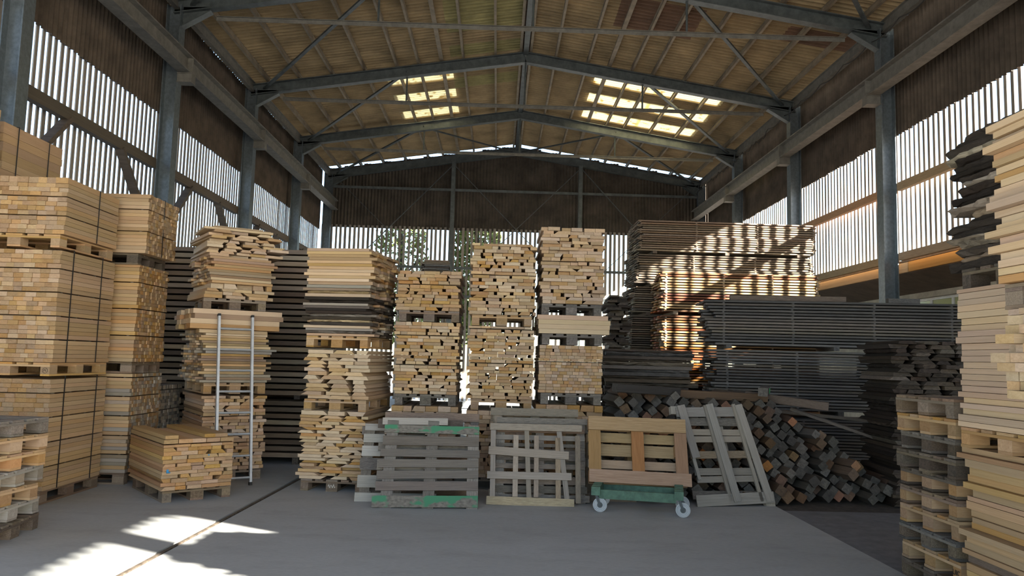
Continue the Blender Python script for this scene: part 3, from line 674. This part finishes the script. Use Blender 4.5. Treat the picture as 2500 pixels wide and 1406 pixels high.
# G
tower(.98, 10.1, 0, .86, 1.2, 'G', [
    ('p', 0, 'old', 'floor pallet of the tower right of the central tower'),
    ('l', .146, 1.115, 'orange toned boards behind the pallet that stands on the trolley',
     lambda t, h: load_ends(t, .86, 1.25, h, .055, (.1, .2), ('rust', 'honey'), gap=.25, jy=.04, ragged=.03, shapes=BX)),
    ('p', 1.12, 'old', 'dark pallet under the neat orange block of battens'),
    ('l', 1.266, 1.90, 'neat block of tightly packed orange battens with even ends',
     lambda t, h: load_ends(t, .84, 1.2, h, .042, (.06, .1), ('rust', 'beech', 'rosy'), gap=.02, jy=.012, ragged=.01, sep=10, tight=.003)),
    ('p', 1.905, 'old', 'dark grey pallet under the broad pale planks'),
    ('l', 2.05, 2.30, 'broad pale planks lying crosswise between two dark pallets',
     lambda t, h: [board(t, (U(-.02, .02) + .03, -.48 + .24 * q, .0315 + .0625 * k), (U(.9, .98), .235, .06), ('pale', 'pale', 'pale', 'rosy')[k], 'x', 'box', .006) for k in range(4) for q in range(5)]),
    ('p', 2.304, 'old', 'grey pallet with daylight showing through, under the highest rosy load'),
    ('l', 2.45, 3.49, 'highest load of rosy boards, right of the tall central tower',
     lambda t, h: load_ends(t, .84, 1.2, h, .046, (.09, .26), ('rosy', 'rosy', 'beech'), gap=.28, jy=.04, ragged=.03, shapes=BX, sep=12))], 'G')
for x in (.65, 1.25): pass

# ================================================================ right rear: long packs
z = .12; i = 0
labs = ['lowest pack of grey boards in the tall rear stack', 'second pack of grey boards in the tall rear stack', 'third pack of the tall rear stack, left of the orange ended boards',
        'fourth pack of the tall rear stack, at the level of the orange boards', 'fifth pack of pale grey boards with stripes of sunlight in the rear stack', 'topmost pack of boards on the tall rear stack, streaked with sun']
for (z0, z1, dx) in ((.12, .88, 0), (.94, 1.72, 0), (1.78, 2.70, -.1), (2.76, 3.32, -.05), (3.38, 4.02, .02), (4.08, 4.75, .08)):
    pack('board_stack', labs[i], (4.77 + dx, 16.62), R(1), 3.9, 1.3, z0, z1, .046, .028, 4, ('weather', 'brownold', 'brownold', 'umber'), stag=.14, stick=(-.48, -.17, .17, .48), firstjit=.015, bear=.06 if i else .12)
    i += 1
labs = ['lowest pack of the amber stack, hidden behind the black boards', 'middle pack of amber boards with red painted ends', 'top pack of amber boards with sun stripes behind the black boards']
for i, (z0, z1) in enumerate(((.12, 1.2), (1.26, 2.66), (2.72, 3.52))):
    pack('board_stack', labs[i], (4.78, 15.33), R(-.5), 3.2, .96, z0, z1, .051, .03, 4, ('amber', 'amber', 'honey', 'mixed'), stag=.1, stick=(-.46, -.1, .2, .48), firstjit=.01, smat='weather', bear=.06 if i else .12)
aK = R(-7)
labs = ['lowest pack of black weathered boards behind the heap of beams', 'middle pack of black weathered boards behind the heap of beams', 'upper pack of black weathered boards with a small sun patch']
for i, (z0, z1, dx) in enumerate(((.12, .86, .1), (.98, 1.97, 0), (2.03, 2.79, -.06))):
    pack('board_stack', labs[i], (5.68 + dx, 12.85), aK, 4.3, 1.0, z0, z1, .049, .033, 4, ('tarred', 'tarred', 'tarred', 'old'), stag=.22, stick=(-.42, -.16, .14, .42), smat='tarred', firstjit=.01, bear=(.12, .12, .06)[i])
tag(piece('loose_timber', unit('cham', 'umber'), None, (4.9, 12.75, 2.84), (1.9, .1, .09), (0, 0, aK)), 'loose grey timber with a brown end lying on the black boards', 'timber')
tag(piece('loose_timber', unit('cham', 'tarred'), None, (6.75, 12.5, 2.83), (.5, .12, .08), (0, 0, aK)), 'short black timber lying on the black boards below the window', 'timber')
t = thing('slab_stack', 'stack of dark bark edged slabs between the orange battens and the black boards', 'lumber stack', (2.42, 12.5, .002), R(-3))
load_sides(t, 1.4, 1.0, 1.90, .05, ('umber', 'bark', 'old', 'tarred', 'umber'), nd=3, over=.12, shapes=('bark', 'box', 'bark'), jit=.05, thv=.3)
t = thing('slab_stack', 'narrow stack of blackish boards with stray ends right of the rosy load', 'lumber stack', (2.26, 14.6, 0), R(-4))
load_ends(t, .4, 1.2, 2.95, .045, (.14, .3), ('bark', 'umber', 'umber'), gap=.3, jy=.12, ragged=.09, shapes=('box', 'wane1'), jit=.05)
t = thing('slab_stack', 'stack of black slab ends behind the pile of pallets', 'lumber stack', (5.5, 9.95, 0), R(-4))
load_ends(t, .95, 1.0, 2.06, .05, (.16, .32), ('umber', 'bark', 'bark'), gap=.3, jy=.06, ragged=.07, shapes=('wane2', 'wane1', 'wane2', 'bark'), jit=.05)

# ================================================================ heap of square beams
def ztop(x):
    if x < 1.35: return 0
    if x < 1.75: return .95 + (x - 1.35) * .8
    if x < 2.7: return 1.27
    if x < 3.2: return 1.2
    if x < 3.75: return 1.27
    return max(0, 1.27 - (x - 3.75) * .74)
n = 0; row = 0; S_ = .122; PX = S_ * 1.414 + .006; DZ = S_ * .707 + .003
z = S_ * .707
rb = random.Random(11)
while z < 1.35:
    x = 1.66 + (row % 2) * PX / 2
    while x < 5.5:
        if z < ztop(x) - .02 and n < 300 and not (x > 4.85 and z > .75):
            q = rb.random(); mt = 'beam_orange' if q < .09 else ('beam_brown' if q < .32 else 'beam'); sz = S_ * rb.uniform(.78, 1.0)
            L_ = rb.uniform(.9, 1.2); yaw = math.pi / 2 + rb.uniform(-.05, .05) + (.16 if rb.random() < .06 else 0) + math.pi
            yf = 9.40 + z * .85 + rb.uniform(-.17, .17) + max(0, x - 3.6) * .12
            kind = {'beam': 'dark grey square timber', 'beam_brown': 'brown square timber', 'beam_orange': 'square timber with an orange end'}[mt]
            lvl = 'low in' if z < .36 else ('halfway up' if z < .85 else 'high on')
            reg = 'behind the trolley pallet' if x < 2.35 else ('behind the broken pallet' if x < 3.45 else ('beside the broken pallet' if x < 4.1 else ('on its right flank' if x < 4.75 else 'at its right end')))
            lab = kind + ' ' + lvl + ' the heap ' + reg
            o = piece('square_timber', unit('cham', mt), None, (x, yf + L_ / 2, z), (L_, sz, sz), (math.pi / 4 + rb.uniform(-.24, .24) + (x - 3) * .06, rb.uniform(-.03, .03), yaw))
            tag(o, lab, 'timber', 'square timbers in the heap'); n += 1
        x += PX
    z += DZ; row += 1
for (x, y, z, yaw, ry, mt, lab) in ((2.05, 10.35, 1.33, .5, .05, 'beam', 'thick grey beam lying crosswise on the crest of the heap'), (2.9, 10.6, 1.27, -.12, .02, 'beam_brown', 'long reddish beam lying level on top of the heap'), (4.05, 10.6, 1.22, -.45, .1, 'brownold', 'pale brown beam sloping down the right of the heap'),
                              (3.62, 10.25, 1.36, 1.2, 0, 'beam', 'dark beam with a green paint mark on top of the heap'), (4.9, 10.4, .85, -.45, .3, 'old', 'long grey board sliding off the right end of the heap'), (4.6, 11.2, 1.0, -.12, .07, 'old', 'long weathered board behind the right end of the heap')):
    o = piece('stray_timber', unit('cham', mt), None, (x, y, z), (1.1 if 'long' not in lab else 1.7, .12, .11 if 'board' not in lab else .04), (.05, ry, yaw)); tag(o, lab, 'timber')
    if 'green' in lab: g = MB().box(-.2, .2, -.51, -.5, -.4, .3).obj('paint_mark', 'ink_green', o); g.location = (.3, 0, 0)

# ================================================================ leaning pallets in front
def leaner(name, label, loc, rz, lean, boards, group='pallets leaning upright'):
    """boards: (part, mat, u0, v0, u1, v1, width, w0, thick): straight pieces in the pallet's own plane, w = depth behind its front"""
    t = thing(name, label, 'pallet', loc, 0, group); t.rotation_euler = (-lean, 0, rz)
    for (pn, mt, u0, v0, u1, v1, wd, w0, th) in boards:
        l = math.hypot(u1 - u0, v1 - v0); ang = math.atan2(v1 - v0, u1 - u0)
        piece(pn, unit('box', mt), t, ((u0 + u1) / 2, w0 + th / 2, (v0 + v1) / 2), (l, th, wd), (0, -ang, 0))
    return t
H = lambda mt, v0, v1, u0, u1, w0=0, th=.02, dv=0, pn='board': (pn, mt, u0, (v0 + v1) / 2, u1, (v0 + v1) / 2 + dv, v1 - v0, w0, th)
V = lambda mt, u0, u1, v0, v1, w0=.02, th=.02, du=0, pn='stringer': (pn, mt, (u0 + u1) / 2, v0, (u0 + u1) / 2 + du, v1, u1 - u0, w0, th)
def blocks(mt, us, vs, w0, d=.075, bw=.12): return [('block', mt, u, v - bw / 2, u, v + bw / 2, bw, w0, d) for u in us for v in vs]
ol = 'old'
leaner('leaning_pallet', 'old pallet with worn green painted boards leaning upright', (-1.36, 8.68, 0), R(3), R(17), [
    H('green_worn', .012, .14, 0, 1.19, dv=.01), H('driftwood', .195, .295, .03, 1.19, dv=.015), H('driftwood', .325, .415, .035, 1.19, dv=.02), H('driftwood', .455, .545, .05, 1.19, dv=.01), H('driftwood', .58, .665, .06, 1.2, dv=-.005), H('driftwood', .71, .815, .08, 1.19), H('green_worn', .855, .945, .09, 1.19, dv=-.01),
    H('silver', .95, 1.03, .06, .82, w0=.02, dv=.005),
    V(ol, .09, .22, .0, 1.0, du=.03), V(ol, .56, .69, 0, 1.0, du=.03), V(ol, 1.06, 1.19, 0, .95)] + blocks('brownold', (.15, .62, 1.12), (.08, .5, .9), .04) + [
    H(ol, .0, .1, .02, 1.18, w0=.115), H(ol, .23, .33, .02, 1.18, w0=.115), H('greyed', .44, .56, .02, 1.18, w0=.115), H(ol, .66, .76, .02, 1.18, w0=.115), H('umber', .93, 1.035, .0, 1.0, w0=.115)])
leaner('leaning_pallet', 'silvery weathered pallet peeking out left of the green painted pallet', (-1.62, 9.06, 0), R(2), R(11), [
    H('silver', .0, .1, 0, .95), H('silver', .16, .3, .02, .95), H(ol, .36, .5, .04, .95), H('silver', .52, .64, .05, .95), H('silver', .68, .78, .06, .95), H('silver', .82, .9, .07, .95),
    V(ol, .04, .16, .0, .88, du=.03), V(ol, .42, .54, 0, .88), V(ol, .8, .92, 0, .88)] + blocks('old', (.12, .48, .86), (.06, .44, .82), .04) + [H(ol, .0, .1, .02, .95, w0=.115), H(ol, .4, .5, .02, .95, w0=.115), H(ol, .78, .88, .02, .95, w0=.115)])
leaner('leaning_pallet', 'brown pallet behind the top of the green painted pallet', (-1.35, 9.34, 0), R(2), R(8), [
    H('brownold', .0, .1, 0, 1.15), H('brownold', .45, .55, 0, 1.15), H('brownold', .92, 1.02, 0, 1.15), V(ol, .0, .1, 0, 1.0), V(ol, .5, .6, 0, 1.0), V(ol, 1.05, 1.15, 0, 1.0)] + blocks('brownold', (.05, .55, 1.1), (.06, .5, .96), .04) + [H(ol, .0, .1, 0, 1.15, w0=.115), H(ol, .92, 1.0, 0, 1.15, w0=.115)])
g_ = 'greyed'; w_ = 'weather'
leaner('lattice_pallet', 'thin slatted lattice pallet of criss-cross battens', (-.08, 9.04, 0), R(0), R(15), [
    H(w_, .005, .1, 0, 1.03, dv=-.015), H(g_, .30, .385, .0, 1.0, dv=-.0), H(g_, .585, .68, .01, .97, dv=-.045), H(w_, .875, .955, .02, 1.13, dv=0),
    V(g_, .04, .1, .03, .88, du=-.01), V(w_, .305, .365, .1, .82, du=.0), V(g_, .475, .53, .03, .88, du=-.04), V(w_, .555, .61, .1, .82), V(w_, .815, .875, .09, .80, du=-.005), V(g_, .925, .985, .03, .88, du=-.1), V(w_, 1.05, 1.11, .04, .83, du=.0)])
leaner('leaning_pallet', 'dark planked pallet standing behind the lattice', (0.0, 9.2, 0), R(0), R(13), [
    H(ol, .02, .1, .0, 1.15), H(ol, .12, .2, 0, 1.12), H('brownold', .22, .31, 0, 1.1), H(w_, .40, .46, .0, 1.1), H(ol, .5, .62, .02, 1.1), H(ol, .66, .7, .04, 1.1), H(g_, .74, .8, .0, 1.1), H('brownold', .83, .88, .02, 1.1), H(ol, .94, 1.01, .02, 1.16),
    V(ol, .02, .12, 0, .95), V(ol, .5, .6, 0, .95), V(ol, 1.0, 1.1, 0, .95)] + blocks('brownold', (.08, .55, 1.05), (.06, .5, .92), .04) + [H(ol, .0, .1, 0, 1.15, w0=.115), H(ol, .45, .55, 0, 1.15, w0=.115), H(ol, .85, .95, 0, 1.15, w0=.115)])
leaner('leaning_pallet', 'pale pallet rising behind the lattice, its top board showing', (-.06, 9.5, 0), R(0), R(7), [
    H(w_, 1.0, 1.095, 0, 1.1), H(w_, .5, .6, 0, 1.1), H(w_, .0, .1, 0, 1.1), V(w_, .05, .14, .0, 1.0), V(w_, .52, .61, 0, 1.0), V(w_, .95, 1.04, 0, 1.0)] + blocks(w_, (.09, .56, 1.0), (.06, .5, .97), .04) + [H(w_, .0, .1, 0, 1.1, w0=.115), H(w_, .93, 1.0, 0, 1.1, w0=.115)])
leaner('leaning_pallet', 'brown pallet just left of the pallet standing on the trolley', (1.13, 9.42, 0), R(0), R(9), [
    H('brownold', .0, .1, 0, .62), H('brownold', .3, .4, 0, .62), H('tan', .7, .8, 0, .62), H('tan', .9, 1.0, 0, .62), V('brownold', .0, .1, 0, .98), V('tan', .52, .62, 0, .98)] + blocks('brownold', (.06, .56), (.06, .5, .92), .04) + [H('brownold', .0, .1, 0, .62, w0=.115), H('brownold', .88, .98, 0, .62, w0=.115)])
t = leaner('leaning_pallet', 'orange brown pallet standing on the green trolley, underside forward', (1.12, 9.02, .297), R(-1.5), R(19), [
    H('worn_tan', .62, .785, 0, 1.17, dv=-.015), H('worn_tan', 0, .15, 0, 1.2, dv=-.03), V('russet', 0, .145, .1, .66, w0=.021), V('russet', .515, .66, .1, .66, w0=.021), V('russet', 1.03, 1.175, .08, .66, w0=.021)] + blocks('russet', (.07, .585, 1.1), (.075, .39, .70), .042, .078, .14) + [
    H('worn_tan', .0, .13, 0, 1.17, w0=.12, dv=-.02), H('worn_tan', .185, .285, 0, 1.17, w0=.12, dv=-.02), H('worn_tan', .335, .475, 0, 1.17, w0=.12, dv=-.02), H('worn_tan', .50, .615, 0, 1.17, w0=.12, dv=-.02), H('tan', .64, .78, 0, 1.17, w0=.12, dv=-.02)])
s_ = 'silver'
leaner('broken_pallet', 'broken grey pallet racked sideways against the heap of beams', (2.44, 9.2, 0), R(8), R(17), [
    H(s_, .0, .135, .0, 1.0, dv=.045, w0=0), V(s_, .0, .1, .58, 1.23, w0=-.02, du=-.13, pn='split_runner'), V(s_, .05, .09, .32, 1.2, w0=.0, du=-.16, pn='split_runner'), V(s_, .47, .565, .06, 1.25, w0=-.02, du=-.22), V(g_, .42, .46, .06, 1.24, w0=.0, th=.03, du=-.19), V(s_, .89, .985, .06, 1.25, w0=-.02, du=-.25), V(g_, .82, .86, .06, 1.26, w0=.0, th=.03, du=-.21),
    H(s_, 1.09, 1.21, -.13, .68, w0=.03, dv=.02), H(g_, .865, .94, -.06, .74, w0=.03), H(g_, .775, .85, -.05, .76, w0=.03, dv=.01), H(w_, .575, .665, .0, .83, w0=.03, dv=.015), H(g_, .375, .46, .03, .88, w0=.03, dv=.01), H(g_, .285, .36, .05, .9, w0=.03, dv=.02),
    V(g_, .54, .61, .1, 1.2, w0=.12, du=-.13), H(ol, .1, .2, 0, .95, w0=.1), H(ol, 1.0, 1.1, -.1, .72, w0=.1)] + blocks(s_, (-.14, .27, .66), (1.18,), .05, .07, .1) + [('block', g_, .95, .0, .95, .12, .12, .02, .07)])
# trolley
t = thing('trolley', 'low green trolley frame on pale caster wheels', 'trolley', (1.2, 8.78, 0), R(-13))
tl_ = .86; td = .42
for k, yy in enumerate((0, td)):
    MB().bar((0, yy, .2), (tl_, yy, .2), .035, .10).obj('side_rail', 'green', t)
for xx in (-.03, tl_ + .03):
    c = MB(); c.box(xx - .05, xx + .05, -.06, td + .06, .19, .285); o = c.obj('end_beam', 'green', t)
    for q in range(4): MB().box(xx - .045, xx + .045, .0 + q * .12, .05 + q * .12, .285, .291).obj('tread_strip', 'green', t)
    for yy in (-.0, td):
        k = thing('caster', '', '', (xx, yy, 0)); del k['label']; del k['category']; k.parent = t
        MB().box(xx - .03, xx + .03, -.03, .03, .19, .205).obj('fork_plate', 'steel', k).location = (-xx, 0, 0)
        MB().bar((-.0, -.024, .2), (.045, -.024, .08), .03, .006, up=(0, 1, 0)).obj('fork', 'steel', k); MB().bar((-.0, .024, .2), (.045, .024, .08), .03, .006, up=(0, 1, 0)).obj('fork', 'steel', k)
        w = MB(); prof = [(.03, .014), (.05, .014), (.055, .008), (.066, .008), (.07, .018), (.08, .016), (.08, -.016), (.07, -.018), (.066, -.008), (.055, -.008), (.05, -.014), (.03, -.014)]; ns = 24
        vs = [(.045 + r_ * math.cos(2 * math.pi * i / ns), y_, .08 + r_ * math.sin(2 * math.pi * i / ns)) for i in range(ns) for r_, y_ in prof]; m_ = len(prof)
        w.add(vs, [(i * m_ + q, i * m_ + (q + 1) % m_, ((i + 1) % ns) * m_ + (q + 1) % m_, ((i + 1) % ns) * m_ + q) for i in range(ns) for q in range(m_)]); w.obj('wheel', 'wheel', k)
        MB().tube([(.045, -.03, .08), (.045, .03, .08)], .03, 12).obj('hub', 'steel', k)

# ================================================================ right front: pallets and towers
mats = ['tarred', 'umber', 'umber', 'brownold', 'brownold', 'brownold', 'tarred', 'umber', 'honey', 'umber']
ords = ['bottom', 'second', 'third', 'fourth', 'fifth', 'sixth', 'seventh', 'eighth', 'ninth', 'top']
mats = ['umber', 'tan', 'tarred', 'tan', 'brownold', 'umber', 'umber', 'old', 'honey', 'brownold']
bmats = ['umber', 'tan', 'umber', 'tan', 'tan', 'tan', 'umber', 'umber', 'tan', 'brownold']
for k in range(10):
    lab = ('bottom pallet of the stack of pallets at the right' if k == 0 else ords[k] + (' pallet from the floor in the stack of pallets at the right' if k < 9 else ' pallet of the stack of pallets at the right'))
    t = pallet(4.03 + U(-.02, .02), 6.07 + U(-.02, .02), k * .149, R(-90) + R(U(-1.5, 1.5)), mats[k], lab, blockmat=bmats[k])
    if k == 1: stamp('UIC', .055, 'ink', t, (.35, -.607, .06), (R(90), 0, 0))
# tower in front of the pallet stack, boards running away from the camera
RXC, RYC = 3.93, 5.07
pallet(RXC, RYC, 0, 0, 'brownold', 'floor pallet of the near right tower')
t = thing('timber_stack', 'tan and brown boards at the foot of the near right tower', 'lumber stack', (RXC, RYC, .146), 0)
load_ends(t, 1.0, .98, 1.0, .048, (.2, .4), ('honey', 'mixed', 'tan', 'brownold', 'honey'), gap=.2, jy=.05, ragged=.05, jit=.02, thv=.3)
pallet(RXC, RYC, 1.15, R(90), 'honey', 'orange pallet in the near right tower below the pale boards', w=.95, l=1.05)
t = thing('timber_stack', 'tall stack of pale pinkish boards in the near right tower', 'lumber stack', (RXC, RYC, 1.298), 0)
load_ends(t, 1.05, .96, 1.0, .044, (.2, .45), ('rosy', 'rosy', 'pale'), gap=.05, jy=.025, ragged=.02, jit=.006)
pallet(RXC, RYC, 2.3, R(90), 'umber', 'dark pallet under the rough bark slabs', w=.9, l=1.0)
t = thing('slab_stack', 'rough bark slabs with shaggy edges at the top right', 'lumber stack', (RXC + .04, RYC + .06, 2.448), 0)
z = 0
while z < 1.02:
    h = U(.035, .06); x = -.5
    while x < .4:
        w = U(.22, .4); mt = pick(('bark', 'bark', 'bark', 'umber', 'bark', 'bark', 'weather')); shp = 'bark'
        board(t, (x + w / 2 + U(-.04, .04), U(-.08, .1), z + h / 2), (U(.95, 1.2), w * 1.04, h * 1.05), mt, 'y', shp, .04); x += w
    z += h
# nearest tower at the right border
t = thing('timber_stack', 'near tower foot at the right border', 'lumber stack', (3.75, 3.8, 0), 0)
load_ends(t, .8, .9, 1.55, .07, (.2, .4), ('honey', 'pale'), gap=0)
t = thing('timber_stack', 'pale board ends jutting out at the right border of the view', 'lumber stack', (3.45, 3.78, 1.553), R(-90))
load_ends(t, .95, 1.2, .5, .05, (.1, .16), ('pale', 'rosy'), gap=.2, jy=.06, ragged=.03, shapes=('box',))
pallet(3.42, 3.8, 2.056, 0, 'brownold', 'pallet in the nearest tower at the right border', w=1.0, l=1.0)
t = thing('timber_stack', 'upper pale boards of the nearest tower at the right border', 'lumber stack', (3.43, 3.8, 2.203), 0)
load_ends(t, 1.15, 1.0, .93, .043, (.2, .4), ('pale', 'pale', 'rosy', 'honey'), gap=.1, jy=.04, ragged=.04, shapes=('box',))

# pallets at the left border
for k in range(7):
    pallet(-4.86 + U(-.03, .03), 6.95 + U(-.04, .04), k * .15, R(90) + R(U(-6, 6)), ('umber', 'silver', 'tan', 'silver', 'honey', 'tan', 'old')[k],
           ('bottom pallet', 'second pallet from the floor', 'third pallet from the floor', 'fourth pallet from the floor', 'fifth pallet from the floor', 'sixth pallet from the floor', 'grey top pallet')[k] + ' in the low stack at the left border', blockmat=('umber', 'silver', 'tan', 'greyed', 'rust', 'rust', 'old')[k])

# ================================================================ cables on the right eaves, trees outside
pts = []
for k in range(0, 141):
    y = 12 + k * .13; pts.append((CX + 7.3, y, 8.72 - .1 * abs(math.sin(k * .33)) - (.12 * abs(math.sin(k * .9)) if y > 22 else 0)))
tag(MB().tube(pts, .011, 5).obj('cable', 'rubber'), 'black cable hung in loops along the right eaves', 'cable')
def tree(x, y, h, r, n, label):
    t = thing('tree', label, 'tree', (x, y, -.2)); b = MB(); rr = random.Random(int(x * 10))
    b.tube([(0, 0, 0), (.1, 0, h * .4), (-.1, .1, h * .9)], .12, 7); b.obj('trunk', 'bark', t)
    for k in range(7):
        q = rr.uniform(0, 6.28); z0 = h * rr.uniform(.3, .7)
        MB().tube([(0, 0, z0), (math.cos(q) * r * .5, math.sin(q) * r * .5, z0 + .8), (math.cos(q) * r * .9, math.sin(q) * r * .9, z0 + 1.1)], .035, 5).obj('branch', 'bark', t)
    f = MB()
    for k in range(n):
        q = rr.uniform(0, 6.28); u = rr.uniform(-1, 1); d = rr.uniform(.4, 1) ** .5; s = rr.uniform(.07, .15)
        p = Vector((math.cos(q) * math.sqrt(1 - u * u) * r * d, math.sin(q) * math.sqrt(1 - u * u) * r * d, h * .62 + u * h * .38 * d))
        a_ = Vector((rr.uniform(-1, 1), rr.uniform(-1, 1), rr.uniform(-1, 1))).normalized(); c_ = a_.orthogonal().normalized()
        f.add([p - a_ * s, p + c_ * s * .6, p + a_ * s, p - c_ * s * .6], [(0, 1, 2, 3)])
    o = f.obj('foliage', 'leaf', t); o['kind'] = 'stuff'
tree(-4.4, 33.5, 9.0, 1.3, 1500, 'thin leafy tree seen through the back slats at the left')
tree(-1.0, 33.2, 9.6, 1.1, 4200, 'green leafy tree seen through the back slats behind the central tower')
tree(-2.6, 36, 6.2, 1.4, 1500, 'farther tree seen through the middle of the back slats')
